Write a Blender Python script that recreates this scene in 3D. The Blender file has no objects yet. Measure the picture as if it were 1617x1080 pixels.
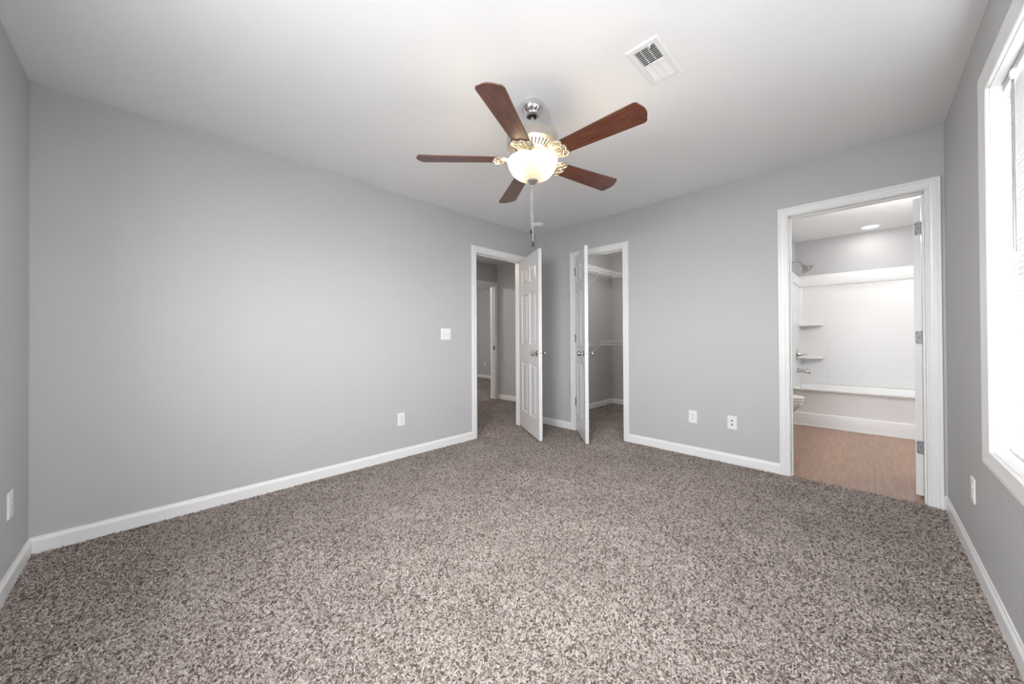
import bpy, bmesh, math, random
import numpy as np
from mathutils import Vector, Matrix
random.seed(7)
PI = math.pi
R = math.radians
S = bpy.context.scene
COL = S.collection

# ------------------------------------------------------------------ camera
f_px, yaw, pitch, roll = 562.34, 0.783678, 0.0058907, -0.0052603
CAM_Z = 1.0958
Fh = Vector((-math.sin(yaw), math.cos(yaw), 0)); Rh = Vector((math.cos(yaw), math.sin(yaw), 0)); Zu = Vector((0, 0, 1))
Fw = Fh * math.cos(pitch) + Zu * math.sin(pitch)
Up0 = -Fh * math.sin(pitch) + Zu * math.cos(pitch)
Rt = Rh * math.cos(roll) + Up0 * math.sin(roll)
Up = -Rh * math.sin(roll) + Up0 * math.cos(roll)
cam_d = bpy.data.cameras.new('camera')
cam = bpy.data.objects.new('camera', cam_d)
COL.objects.link(cam)
m = Matrix((Rt, Up, -Fw)).transposed().to_4x4()
m.translation = (0, 0, CAM_Z)
cam.matrix_world = m
cam_d.sensor_width = 36.0
cam_d.lens = f_px / 1617 * 36.0
cam_d.shift_y = -9.05 / 1617
cam_d.clip_start = 0.02
S.camera = cam

# ------------------------------------------------------------------ view, world, lights
S.view_settings.view_transform = 'Standard'
S.view_settings.look = 'None'
S.view_settings.gamma = 1.0
S.view_settings.use_curve_mapping = False
S.view_settings.exposure = 1.42
w = bpy.data.worlds.new('overcast_sky')
S.world = w
w.use_nodes = True
wn = w.node_tree
bg = wn.nodes['Background']
tc = wn.nodes.new('ShaderNodeTexCoord')
sep = wn.nodes.new('ShaderNodeSeparateXYZ')
rmp = wn.nodes.new('ShaderNodeValToRGB')
rmp.color_ramp.elements[0].position = 0.40; rmp.color_ramp.elements[0].color = (.30, .31, .32, 1)
rmp.color_ramp.elements[1].position = 0.55; rmp.color_ramp.elements[1].color = (.965, .98, 1, 1)
mr = wn.nodes.new('ShaderNodeMapRange')
mr.inputs[1].default_value = -1; mr.inputs[2].default_value = 1
wn.links.new(tc.outputs['Generated'], sep.inputs[0])
wn.links.new(sep.outputs['Z'], mr.inputs[0])
wn.links.new(mr.outputs[0], rmp.inputs[0])
wn.links.new(rmp.outputs[0], bg.inputs['Color'])
bg.inputs['Strength'].default_value = 18.0

def lamp(name, kind, loc, energy, color=(1, 1, 1), radius=.05, rot=(0, 0, 0), size=None, size_y=None, portal=False):
    d = bpy.data.lights.new(name, kind)
    d.energy = energy; d.color = color
    if kind == 'POINT': d.shadow_soft_size = radius
    if kind == 'AREA':
        d.size = size
        if size_y: d.shape = 'RECTANGLE'; d.size_y = size_y
        else: d.shape = 'DISK'
        if portal: d.cycles.is_portal = True
    o = bpy.data.objects.new(name, d)
    COL.objects.link(o); o.location = loc; o.rotation_euler = rot
    return o
# daylight portal in the window opening
WIN_Y0, WIN_Y1, WIN_Z0, WIN_Z1 = 1.42, 2.355, 0.635, 2.085
lamp('window_portal', 'AREA', (.47, (WIN_Y0 + WIN_Y1) / 2, (WIN_Z0 + WIN_Z1) / 2), 1, rot=(0, PI / 2, 0), size=WIN_Z1 - WIN_Z0, size_y=WIN_Y1 - WIN_Y0, portal=True)
W2_X0, W2_X1 = -1.25, -.12
W3_Y0, W3_Y1, HI_Z0, W3_Z0, W3_Z1 = .46, 1.22, 1.14, 1.12, 1.86
lamp('near_fill_window_portal', 'AREA', ((W2_X0 + W2_X1) / 2, -.57, (HI_Z0 + WIN_Z1) / 2), 1, rot=(PI / 2, 0, 0), size=W2_X1 - W2_X0, size_y=WIN_Z1 - HI_Z0, portal=True)  # portal of the added window behind the camera
lamp('side_fill_window_portal', 'AREA', (.47, (W3_Y0 + W3_Y1) / 2, (W3_Z0 + W3_Z1) / 2), 1, rot=(0, PI / 2, 0), size=W3_Z1 - W3_Z0, size_y=W3_Y1 - W3_Y0, portal=True)  # portal of the added window beside the camera
FAN = Vector((-1.357, 1.537, 0))
lamp('fan_bulb', 'POINT', (FAN.x, FAN.y, 2.085), 2.2, (1.0, .90, .74), .035)
lamp('bathroom_can_lamp', 'AREA', (.038, 6.13, 2.425), .8, (1, .98, .95), size=.13)
lamp('bathroom_fill_lamp', 'POINT', (.55, 4.55, 2.02), 14, (1, .985, .96), .12)  # unseen lamp added to brighten the bathroom from the front
lamp('closet_lamp', 'POINT', (-2.1, 4.35, 2.34), 6, (1, .93, .86), .03)
lamp('hall_fill_lamp', 'POINT', (-4.25, 1.95, 2.25), 6, (1, .86, .74), .08)  # unseen lamp added to lift the dim hall
lamp('far_room_fill_lamp', 'POINT', (-6.6, 3.6, 2.3), 26, (1, .96, .92), .1)  # added fill lamp, out of view in the far room

# ------------------------------------------------------------------ materials
def mat(name, color, rough=.5, metal=0., spec=.5, bump=None, bscale=200., bdist=.001, noise_col=0., nscale=3., emit=None, estr=0., transl=0.):
    M = bpy.data.materials.new(name); M.use_nodes = True
    nt = M.node_tree; p = nt.nodes['Principled BSDF']
    p.inputs['Base Color'].default_value = (*color, 1)
    p.inputs['Roughness'].default_value = rough
    p.inputs['Metallic'].default_value = metal
    p.inputs['Specular IOR Level'].default_value = spec
    if emit:
        p.inputs['Emission Color'].default_value = (*emit, 1)
        p.inputs['Emission Strength'].default_value = estr
    t = nt.nodes.new('ShaderNodeTexCoord')
    if noise_col:
        n = nt.nodes.new('ShaderNodeTexNoise'); n.inputs['Scale'].default_value = nscale; n.inputs['Detail'].default_value = 3
        nt.links.new(t.outputs['Object'], n.inputs['Vector'])
        mx = nt.nodes.new('ShaderNodeMixRGB'); mx.inputs['Color1'].default_value = (*[c * (1 - noise_col) for c in color], 1)
        mx.inputs['Color2'].default_value = (*[min(1, c * (1 + noise_col)) for c in color], 1)
        nt.links.new(n.outputs['Fac'], mx.inputs['Fac']); nt.links.new(mx.outputs[0], p.inputs['Base Color'])
    if bump:
        n = nt.nodes.new('ShaderNodeTexNoise'); n.inputs['Scale'].default_value = bscale; n.inputs['Detail'].default_value = 2
        nt.links.new(t.outputs['Object'], n.inputs['Vector'])
        b = nt.nodes.new('ShaderNodeBump'); b.inputs['Strength'].default_value = bump; b.inputs['Distance'].default_value = bdist
        nt.links.new(n.outputs['Fac'], b.inputs['Height']); nt.links.new(b.outputs[0], p.inputs['Normal'])
    if transl:
        tr = nt.nodes.new('ShaderNodeBsdfTranslucent'); tr.inputs['Color'].default_value = (*color, 1)
        ms = nt.nodes.new('ShaderNodeMixShader'); ms.inputs[0].default_value = transl
        out = nt.nodes['Material Output']
        nt.links.new(p.outputs[0], ms.inputs[1]); nt.links.new(tr.outputs[0], ms.inputs[2]); nt.links.new(ms.outputs[0], out.inputs[0])
    return M

M_wall = mat('wall_paint_grey', (.53, .53, .535), .55, bump=.12, bscale=260, noise_col=.01, nscale=2, spec=.3)
M_ceil = mat('ceiling_paint_white', (.90, .90, .905), .8, bump=.12, bscale=180, spec=.2, noise_col=.005)
M_trim = mat('trim_paint_white', (.86, .86, .855), .32, noise_col=.006, nscale=4)
M_door = mat('door_paint_white', (.82, .82, .82), .24, bump=.05, bscale=90, noise_col=.005)
M_plast = mat('white_plastic', (.85, .85, .84), .35, noise_col=.01, nscale=20)
M_slot = mat('dark_slot', (.03, .03, .03), .6, noise_col=.1, nscale=50)
M_nickel = mat('brushed_nickel', (.62, .59, .55), .28, 1.0, bump=.04, bscale=60, noise_col=.03, nscale=40)
M_iron = mat('satin_cast_nickel', (.60, .55, .47), .46, 1.0, noise_col=.04, nscale=40)
M_chrome = mat('chrome', (.72, .72, .73), .12, 1.0, noise_col=.02, nscale=20)
M_satin = mat('satin_nickel', (.55, .54, .52), .22, 1.0, noise_col=.03, nscale=30)
M_hinge = mat('satin_hinge_steel', (.30, .30, .30), .5, .5, noise_col=.04, nscale=60)
M_brass = mat('warm_brass', (.75, .52, .22), .25, 1.0, noise_col=.03, nscale=30)
M_black = mat('black_plastic', (.012, .012, .012), .3, noise_col=.1, nscale=40)
M_wire = mat('white_coated_wire', (.82, .82, .82), .4, noise_col=.01, nscale=20)
M_tub = mat('white_acrylic', (.86, .86, .86), .34, noise_col=.004, nscale=5)
M_porc = mat('white_porcelain', (.88, .88, .87), .08, noise_col=.004, nscale=5)
M_slat = mat('white_blind_vinyl', (.80, .80, .795), .4, noise_col=.006, nscale=10, transl=.02)
M_grey = mat('grey_clear_plastic', (.30, .30, .31), .2, noise_col=.05, nscale=30)
M_duct = mat('dark_duct', (.02, .02, .02), .8, noise_col=.1, nscale=10)
M_bowl = mat('frosted_glass_bowl', (.80, .70, .52), .35, noise_col=.05, nscale=9, emit=(1, .86, .60), estr=1.25)
nt = M_bowl.node_tree; p = nt.nodes['Principled BSDF']
# glow painted into emission: strongest toward two sides, weakest between, as with two bulbs
tcb = nt.nodes.new('ShaderNodeTexCoord'); mpb = nt.nodes.new('ShaderNodeMapping'); mpb.vector_type = 'POINT'; mpb.inputs['Rotation'].default_value = (0, 0, -R(41.5))
spb = nt.nodes.new('ShaderNodeSeparateXYZ'); ab = nt.nodes.new('ShaderNodeMath'); ab.operation = 'ABSOLUTE'
mrb = nt.nodes.new('ShaderNodeMapRange'); pwb = nt.nodes.new('ShaderNodeMath'); pwb.operation = 'POWER'; pwb.inputs[1].default_value = 4; mrb.inputs[1].default_value = 0; mrb.inputs[2].default_value = 1; mrb.inputs[3].default_value = .14; mrb.inputs[4].default_value = 15; dvb = nt.nodes.new('ShaderNodeMath'); dvb.operation = 'DIVIDE'; dvb.inputs[1].default_value = .14
nt.links.new(tcb.outputs['Object'], mpb.inputs[0]); nt.links.new(mpb.outputs[0], spb.inputs[0]); nt.links.new(spb.outputs['X'], ab.inputs[0]); nt.links.new(ab.outputs[0], dvb.inputs[0]); nt.links.new(dvb.outputs[0], pwb.inputs[0]); nt.links.new(pwb.outputs[0], mrb.inputs[0]); nt.links.new(mrb.outputs[0], p.inputs['Emission Strength'])
p.inputs['Emission Color'].default_value = (1, .78, .46, 1)
M_lens = mat('lit_lens', (.95, .95, .95), .4, noise_col=.01, emit=(1, 1, .98), estr=3)

def glass_mat():
    M = bpy.data.materials.new('window_glass'); M.use_nodes = True
    nt = M.node_tree; nt.nodes.clear()
    out = nt.nodes.new('ShaderNodeOutputMaterial'); tr = nt.nodes.new('ShaderNodeBsdfTransparent'); gl = nt.nodes.new('ShaderNodeBsdfGlossy')
    gl.inputs['Roughness'].default_value = .02; tr.inputs['Color'].default_value = (.96, .96, .96, 1)
    mx = nt.nodes.new('ShaderNodeMixShader'); mx.inputs[0].default_value = .06
    nt.links.new(tr.outputs[0], mx.inputs[1]); nt.links.new(gl.outputs[0], mx.inputs[2]); nt.links.new(mx.outputs[0], out.inputs[0])
    return M
M_glass = glass_mat()

def wood_mat():
    M = bpy.data.materials.new('mahogany_blade_wood'); M.use_nodes = True
    nt = M.node_tree; p = nt.nodes['Principled BSDF']; L = nt.links.new
    t = nt.nodes.new('ShaderNodeTexCoord'); mp = nt.nodes.new('ShaderNodeMapping'); mp.inputs['Scale'].default_value = (3, 55, 10)
    n = nt.nodes.new('ShaderNodeTexNoise'); n.inputs['Scale'].default_value = 2.2; n.inputs['Detail'].default_value = 5; n.inputs['Distortion'].default_value = .4
    r = nt.nodes.new('ShaderNodeValToRGB'); e = r.color_ramp.elements
    e[0].position = .36; e[0].color = (.075, .024, .014, 1); e[1].position = .66; e[1].color = (.20, .062, .032, 1)
    L(t.outputs['Object'], mp.inputs[0]); L(mp.outputs[0], n.inputs['Vector']); L(n.outputs['Fac'], r.inputs[0]); L(r.outputs[0], p.inputs['Base Color'])
    p.inputs['Roughness'].default_value = .30
    p.inputs['Specular IOR Level'].default_value = .7
    return M
M_wood = wood_mat()

def carpet_mat(name='carpet_yarn'):
    M = bpy.data.materials.new(name); M.use_nodes = True
    nt = M.node_tree; p = nt.nodes['Principled BSDF']; L = nt.links.new
    t = nt.nodes.new('ShaderNodeTexCoord')
    n = nt.nodes.new('ShaderNodeTexNoise'); n.inputs['Scale'].default_value = 105; n.inputs['Detail'].default_value = 3; n.inputs['Roughness'].default_value = .65; n.inputs['Distortion'].default_value = .8
    r = nt.nodes.new('ShaderNodeValToRGB'); e = r.color_ramp.elements
    e[0].position = .36; e[0].color = (.10, .075, .062, 1); e[1].position = .62; e[1].color = (.72, .64, .59, 1)
    b = nt.nodes.new('ShaderNodeBump'); b.inputs['Strength'].default_value = .9; b.inputs['Distance'].default_value = .008
    L(t.outputs['Object'], n.inputs['Vector']); L(n.outputs['Fac'], r.inputs[0]); L(n.outputs['Fac'], b.inputs['Height']); L(b.outputs[0], p.inputs['Normal'])
    # broad vacuum marks in the pile
    mp = nt.nodes.new('ShaderNodeMapping'); mp.inputs['Scale'].default_value = (1.3, 2.6, 1); mp.inputs['Rotation'].default_value = (0, 0, .7)
    n2 = nt.nodes.new('ShaderNodeTexNoise'); n2.inputs['Scale'].default_value = 1.6; n2.inputs['Detail'].default_value = 2
    r2 = nt.nodes.new('ShaderNodeValToRGB'); r2.color_ramp.elements[0].position = .35; r2.color_ramp.elements[0].color = (.86, .86, .86, 1); r2.color_ramp.elements[1].position = .65
    mx = nt.nodes.new('ShaderNodeMixRGB'); mx.blend_type = 'MULTIPLY'; mx.inputs[0].default_value = 1
    L(t.outputs['Object'], mp.inputs[0]); L(mp.outputs[0], n2.inputs['Vector']); L(n2.outputs['Fac'], r2.inputs[0])
    L(r.outputs[0], mx.inputs[1]); L(r2.outputs[0], mx.inputs[2]); L(mx.outputs[0], p.inputs['Base Color'])
    p.inputs['Roughness'].default_value = 1; p.inputs['Specular IOR Level'].default_value = .05
    return M
M_carpet = carpet_mat()

def vinyl_mat():
    M = bpy.data.materials.new('vinyl_plank'); M.use_nodes = True
    nt = M.node_tree; p = nt.nodes['Principled BSDF']; L = nt.links.new
    t = nt.nodes.new('ShaderNodeTexCoord'); mp = nt.nodes.new('ShaderNodeMapping'); mp.inputs['Rotation'].default_value = (0, 0, PI / 2)
    br = nt.nodes.new('ShaderNodeTexBrick'); br.inputs['Scale'].default_value = 1; br.inputs['Brick Width'].default_value = 1.2; br.inputs['Row Height'].default_value = .15
    br.inputs['Mortar Size'].default_value = .0012; br.inputs['Color1'].default_value = (.44, .265, .18, 1); br.inputs['Color2'].default_value = (.39, .245, .175, 1); br.inputs['Mortar'].default_value = (.32, .20, .14, 1)
    mp2 = nt.nodes.new('ShaderNodeMapping'); mp2.inputs['Scale'].default_value = (30, 2.5, 1)
    n = nt.nodes.new('ShaderNodeTexNoise'); n.inputs['Scale'].default_value = 1.5; n.inputs['Detail'].default_value = 4
    r = nt.nodes.new('ShaderNodeValToRGB'); r.color_ramp.elements[0].position = .3; r.color_ramp.elements[0].color = (.8, .8, .8, 1); r.color_ramp.elements[1].position = .7; r.color_ramp.elements[1].color = (1.1, 1.1, 1.1, 1)
    mx = nt.nodes.new('ShaderNodeMixRGB'); mx.blend_type = 'MULTIPLY'; mx.inputs[0].default_value = 1
    L(t.outputs['Object'], mp.inputs[0]); L(mp.outputs[0], br.inputs['Vector']); L(t.outputs['Object'], mp2.inputs[0]); L(mp2.outputs[0], n.inputs['Vector'])
    L(n.outputs['Fac'], r.inputs[0]); L(br.outputs['Color'], mx.inputs[1]); L(r.outputs[0], mx.inputs[2]); L(mx.outputs[0], p.inputs['Base Color'])
    p.inputs['Roughness'].default_value = .35
    return M
M_vinyl = vinyl_mat()

# ------------------------------------------------------------------ mesh helpers
class MB:
    def __init__(s): s.v = []; s.f = []
    def add(s, vs, fs, M=None):
        b = len(s.v)
        s.v += [tuple(M @ Vector(p)) if M else tuple(p) for p in vs]
        s.f += [tuple(i + b for i in f) for f in fs]
        return s
    def box(s, x0, x1, y0, y1, z0, z1, M=None):
        return s.add([(x0, y0, z0), (x1, y0, z0), (x1, y1, z0), (x0, y1, z0), (x0, y0, z1), (x1, y0, z1), (x1, y1, z1), (x0, y1, z1)],
                     [(0, 3, 2, 1), (4, 5, 6, 7), (0, 1, 5, 4), (1, 2, 6, 5), (2, 3, 7, 6), (3, 0, 4, 7)], M)
    def lathe(s, prof, n=32, M=None, cap=True, sx=1., sy=1.):
        vs = []; fs = []
        for r, z in prof:
            for k in range(n):
                a = 2 * PI * k / n; vs.append((r * math.cos(a) * sx, r * math.sin(a) * sy, z))
        for i in range(len(prof) - 1):
            for k in range(n):
                k2 = (k + 1) % n; fs.append((i * n + k, i * n + k2, (i + 1) * n + k2, (i + 1) * n + k))
        if cap:
            fs.append(tuple(reversed(range(n)))); fs.append(tuple((len(prof) - 1) * n + k for k in range(n)))
        return s.add(vs, fs, M)
    def tube(s, pts, r, n=8, M=None):
        pts = [Vector(p) for p in pts]; vs = []; fs = []
        up = None
        for i, p in enumerate(pts):
            d = (pts[min(i + 1, len(pts) - 1)] - pts[max(i - 1, 0)]).normalized()
            if up is None:
                up = d.orthogonal().normalized()
            up = (up - d * up.dot(d)).normalized(); sd = d.cross(up)
            rr = r[i] if isinstance(r, (list, tuple)) else r
            for k in range(n):
                a = 2 * PI * k / n; vs.append(tuple(p + up * math.cos(a) * rr + sd * math.sin(a) * rr))
        for i in range(len(pts) - 1):
            for k in range(n):
                k2 = (k + 1) % n; fs.append((i * n + k, i * n + k2, (i + 1) * n + k2, (i + 1) * n + k))
        fs.append(tuple(reversed(range(n)))); fs.append(tuple((len(pts) - 1) * n + k for k in range(n)))
        return s.add(vs, fs, M)
    def prism(s, poly, h0, h1, M=None):
        n = len(poly)
        return s.add([(x, y, h0) for x, y in poly] + [(x, y, h1) for x, y in poly],
                     [tuple(reversed(range(n))), tuple(range(n, 2 * n))] + [(k, (k + 1) % n, n + (k + 1) % n, n + k) for k in range(n)], M)
    def loft(s, rings, M=None, closed=True, caps=True):
        n = len(rings[0]); vs = [p for r in rings for p in r]; fs = []
        for i in range(len(rings) - 1):
            for k in range(n if closed else n - 1):
                k2 = (k + 1) % n; fs.append((i * n + k, i * n + k2, (i + 1) * n + k2, (i + 1) * n + k))
        if caps:
            fs.append(tuple(reversed(range(n)))); fs.append(tuple((len(rings) - 1) * n + k for k in range(n)))
        return s.add(vs, fs, M)
    def build(s, name, mt, parent=None, smooth=False, bevel=0, seg=2, kind=None, label=None, cat=None, group=None, loc=None, rotz=None, angle=35):
        me = bpy.data.meshes.new(name); me.from_pydata(s.v, [], s.f); me.update()
        bm = bmesh.new(); bm.from_mesh(me)
        bmesh.ops.recalc_face_normals(bm, faces=bm.faces); bm.to_mesh(me); bm.free()
        me.materials.append(mt)
        o = bpy.data.objects.new(name, me); COL.objects.link(o)
        if parent: o.parent = parent
        if smooth:
            me.polygons.foreach_set('use_smooth', [True] * len(me.polygons))
            try: me.set_sharp_from_angle(angle=R(angle))
            except Exception: pass
        if bevel:
            md = o.modifiers.new('bevel', 'BEVEL'); md.width = bevel; md.segments = seg; md.limit_method = 'ANGLE'; md.angle_limit = R(40)
        tag(o, label, cat, group, kind)
        if loc: o.location = loc
        if rotz is not None: o.rotation_euler.z = rotz
        return o
def tag(o, label=None, cat=None, group=None, kind=None):
    if label: o['label'] = label
    if cat: o['category'] = cat
    if group: o['group'] = group
    if kind: o['kind'] = kind
    return o
def empty(name, loc, rot=(0, 0, 0), label=None, cat=None, group=None, kind=None):
    o = bpy.data.objects.new(name, None); COL.objects.link(o); o.location = loc; o.rotation_euler = rot; o.empty_display_size = .05
    return tag(o, label, cat, group, kind)
def T(x=0, y=0, z=0): return Matrix.Translation((x, y, z))
def RX(a): return Matrix.Rotation(a, 4, 'X')
def RY(a): return Matrix.Rotation(a, 4, 'Y')
def RZ(a): return Matrix.Rotation(a, 4, 'Z')

# ------------------------------------------------------------------ room dimensions
XL, XR, YB, YN, H = -3.057, .356, 3.538, -.457, 2.44
WT = .115                                    # partition thickness
def cells(mb, ax, a0, a1, u0, u1, z0, z1, holes):
    """wall slab: ax='x' -> thickness a0..a1 along X, u along Y ; ax='y' -> thickness along Y, u along X ; ax='z' -> thickness along Z, u=X, z=Y"""
    us = sorted({u0, u1, *[h[0] for h in holes], *[h[1] for h in holes]})
    for ua, ub in zip(us[:-1], us[1:]):
        spans = [(z0, z1)]
        for h in holes:
            if h[0] <= ua + 1e-6 and h[1] >= ub - 1e-6:
                ns = []
                for sa, sb in spans:
                    if h[2] > sa + 1e-6: ns.append((sa, min(sb, h[2])))
                    if h[3] < sb - 1e-6: ns.append((max(sa, h[3]), sb))
                spans = ns
        for sa, sb in spans:
            if ax == 'x': mb.box(a0, a1, ua, ub, sa, sb)
            elif ax == 'y': mb.box(ua, ub, a0, a1, sa, sb)
            else: mb.box(ua, ub, sa, sb, a0, a1)
def wall(name, ax, a0, a1, u0, u1, holes=(), z0=-.02, z1=H, mt=None):
    mb = MB(); cells(mb, ax, a0, a1, u0, u1, z0, z1, list(holes))
    return mb.build(name, mt or M_wall, kind='structure')

J = .015                                     # jamb board thickness
ENT = (2.513, 3.250, 2.050); CLO = (-2.455, -1.850, 2.050); BTH = (-.432, .272, 2.046)
hole = lambda o: (o[0] - J, o[1] + J, -.03, o[2] + J)
HALL_X, HALL_Y = -4.80, 4.44
HDO = (3.52, 4.372, 2.045)                   # doorway across the hall (along Y)
wall('wall_left', 'x', XL - WT, XL, YN - .12, YB + WT, [hole(ENT)])
wall('wall_back', 'y', YB, YB + WT, XL, XR + .6, [hole(CLO), hole(BTH)])
wall('wall_near', 'y', YN - .14, YN, XL, XR + .15, [(W2_X0 - J, W2_X1 + J, HI_Z0 - J, WIN_Z1 + J)])
wall('wall_right', 'x', XR, XR + .14, YN, YB, [(WIN_Y0 - J, WIN_Y1 + J, WIN_Z0 - J, WIN_Z1 + J), (W3_Y0 - J, W3_Y1 + J, W3_Z0 - J, W3_Z1 + J)])
wall('wall_closet_left', 'x', XL - WT, -3.045, YB + WT, 5.55)
wall('wall_closet_back', 'y', 5.43, 5.55, -3.045, -1.32)
wall('wall_closet_right', 'x', -1.32, -1.20, YB + WT, 5.62)
wall('wall_bathroom_back', 'y', 6.45, 6.57, -.83, 1.0)
wall('wall_bathroom_wing', 'y', 5.62, 5.735, -1.32, -.707)
wall('wall_bathroom_left', 'x', -.83, -.707, 5.735, 6.45)
wall('wall_bathroom_right', 'x', .84, .96, YB + WT, 6.45)
wall('wall_hall_right', 'y', HALL_Y, HALL_Y + .1, HALL_X, XL - WT)
wall('wall_hall_far', 'x', HALL_X - WT, HALL_X, 1.4, 6.5, [hole(HDO)])
wall('wall_hall_left', 'y', 1.3, 1.4, -4.915, XL - WT)
wall('wall_far_room_back', 'y', 6.5, 6.62, -9.3, -4.8)
wall('wall_far_room_left', 'x', -9.4, -9.3, 2.0, 6.62)
wall('wall_far_room_near', 'y', 1.9, 2.0, -9.4, -4.915)
VENT = (-.724, 1.722); VHX, VHY = .0755, .153
mb = MB(); cells(mb, 'z', H, H + .1, -9.4, 1.0, -.6, 6.62, [(VENT[0] - .055, VENT[0] + .055, VENT[1] - .13, VENT[1] + .13)])
mb.build('ceiling', M_ceil, kind='structure')
CARPET_EDGE = YB + .012
mb = MB()
mb.box(-9.4, XR + .15, -.6, CARPET_EDGE, -.06, -.004); mb.box(-9.4, -1.26, CARPET_EDGE, 6.62, -.06, -.004)
mb.build('floor', M_carpet, kind='structure')
MB().box(-1.26, 1.0, CARPET_EDGE, 6.6, -.06, -.006).build('floor_bathroom', M_vinyl, kind='structure')

# carpet pile: short twisted yarn tufts, one uncountable mass
def pile_mat():
    M = bpy.data.materials.new('carpet_tuft_yarn'); M.use_nodes = True
    nt = M.node_tree; p = nt.nodes['Principled BSDF']; L = nt.links.new
    g = nt.nodes.new('ShaderNodeNewGeometry'); t = nt.nodes.new('ShaderNodeTexCoord')
    r = nt.nodes.new('ShaderNodeValToRGB'); e = r.color_ramp.elements
    e[0].position = 0; e[0].color = (.13, .096, .080, 1); e[1].position = 1; e[1].color = (.66, .594, .558, 1)
    k = e.new(.30); k.color = (.31, .255, .225, 1); k = e.new(.55); k.color = (.52, .458, .422, 1)
    L(g.outputs['Random Per Island'], r.inputs[0])
    mp = nt.nodes.new('ShaderNodeMapping'); mp.inputs['Scale'].default_value = (1.3, 2.6, 1); mp.inputs['Rotation'].default_value = (0, 0, .7)
    n2 = nt.nodes.new('ShaderNodeTexNoise'); n2.inputs['Scale'].default_value = 1.6; n2.inputs['Detail'].default_value = 2
    r2 = nt.nodes.new('ShaderNodeValToRGB'); r2.color_ramp.elements[0].position = .35; r2.color_ramp.elements[0].color = (.88, .87, .86, 1); r2.color_ramp.elements[1].position = .65
    mx = nt.nodes.new('ShaderNodeMixRGB'); mx.blend_type = 'MULTIPLY'; mx.inputs[0].default_value = 1
    L(t.outputs['Object'], mp.inputs[0]); L(mp.outputs[0], n2.inputs['Vector']); L(n2.outputs['Fac'], r2.inputs[0])
    L(r.outputs[0], mx.inputs[1]); L(r2.outputs[0], mx.inputs[2]); L(mx.outputs[0], p.inputs['Base Color'])
    p.inputs['Roughness'].default_value = 1; p.inputs['Specular IOR Level'].default_value = .05
    return M
def carpet_pile(rects, step, label='speckled grey-brown twisted carpet pile covering the bedroom floor'):
    rng = np.random.default_rng(3); P = []
    for x0, x1, y0, y1 in rects:
        nx = int((x1 - x0) / step); ny = int((y1 - y0) / step)
        gx, gy = np.meshgrid((np.arange(nx) + .5) / nx * (x1 - x0) + x0, (np.arange(ny) + .5) / ny * (y1 - y0) + y0)
        q = np.stack([gx.ravel(), gy.ravel()], 1) + rng.uniform(-.5, .5, (nx * ny, 2)) * step
        q[:, 0] = q[:, 0].clip(x0 + .002, x1 - .002); q[:, 1] = q[:, 1].clip(y0 + .002, y1 - .002); P.append(q)
    P = np.concatenate(P); n = len(P)
    phi = rng.uniform(0, 2 * PI, n); lean = rng.uniform(.003, .013, n); ht = rng.uniform(.006, .0125, n); curl = rng.uniform(-1.3, 1.3, n)
    d = np.stack([np.cos(phi), np.sin(phi)], 1); d2 = np.stack([np.cos(phi + curl), np.sin(phi + curl)], 1)
    c0 = np.column_stack([P, np.full(n, -.008)]); c1 = np.column_stack([P + d * (lean * .45)[:, None], -.008 + ht * .72]); c2 = np.column_stack([P + d * (lean * .45)[:, None] + d2 * (lean * .75)[:, None], -.008 + ht])
    rad = rng.uniform(.0026, .0042, n)
    V = np.zeros((n, 9, 3))
    for i, (c, k) in enumerate(((c0, .9), (c1, 1.0), (c2, .55))):
        for q in range(3):
            a = phi + q * 2 * PI / 3 + i * .5
            off = np.column_stack([np.cos(a), np.sin(a), np.zeros(n) if i == 0 else np.sin(a - phi) * .35]) * (rad * k)[:, None]
            V[:, i * 3 + q] = c + off
    fq = []
    for i in (0, 1):
        for q in range(3): fq.append((i * 3 + q, i * 3 + (q + 1) % 3, (i + 1) * 3 + (q + 1) % 3, (i + 1) * 3 + q))
    base = (np.arange(n) * 9)[:, None]
    quads = (base[:, :, None] + np.array(fq)[None]).reshape(-1, 4); tris = (base + np.array([[6, 7, 8]])).reshape(-1, 3)
    me = bpy.data.meshes.new('carpet_pile')
    me.vertices.add(n * 9); me.vertices.foreach_set('co', V.astype(np.float32).ravel())
    li = np.concatenate([quads.ravel(), tris.ravel()]).astype(np.int32)
    me.loops.add(len(li)); me.loops.foreach_set('vertex_index', li)
    ls = np.concatenate([np.arange(len(quads)) * 4, len(quads) * 4 + np.arange(len(tris)) * 3]).astype(np.int32)
    me.polygons.add(len(ls)); me.polygons.foreach_set('loop_start', ls)
    me.update(calc_edges=True); me.polygons.foreach_set('use_smooth', np.ones(len(ls), bool))
    me.materials.append(pile_mat())
    o = bpy.data.objects.new('carpet_pile', me); COL.objects.link(o)
    return tag(o, label, 'carpet', kind='stuff')
carpet_pile([(XL, XR, YN, YB), (-4.80, XL, 2.45, HALL_Y), (-3.045, -1.5, YB, 5.43), (CLO[1], BTH[0], YB, YB), (BTH[0], BTH[1], YB, CARPET_EDGE)][0:3] + [(BTH[0], BTH[1], YB, CARPET_EDGE)], .0088)
carpet_pile([(-8.4, -4.815, 3.5, 6.49)], .0135, 'speckled grey-brown carpet pile in the far room beyond the hall doorway')

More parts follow.
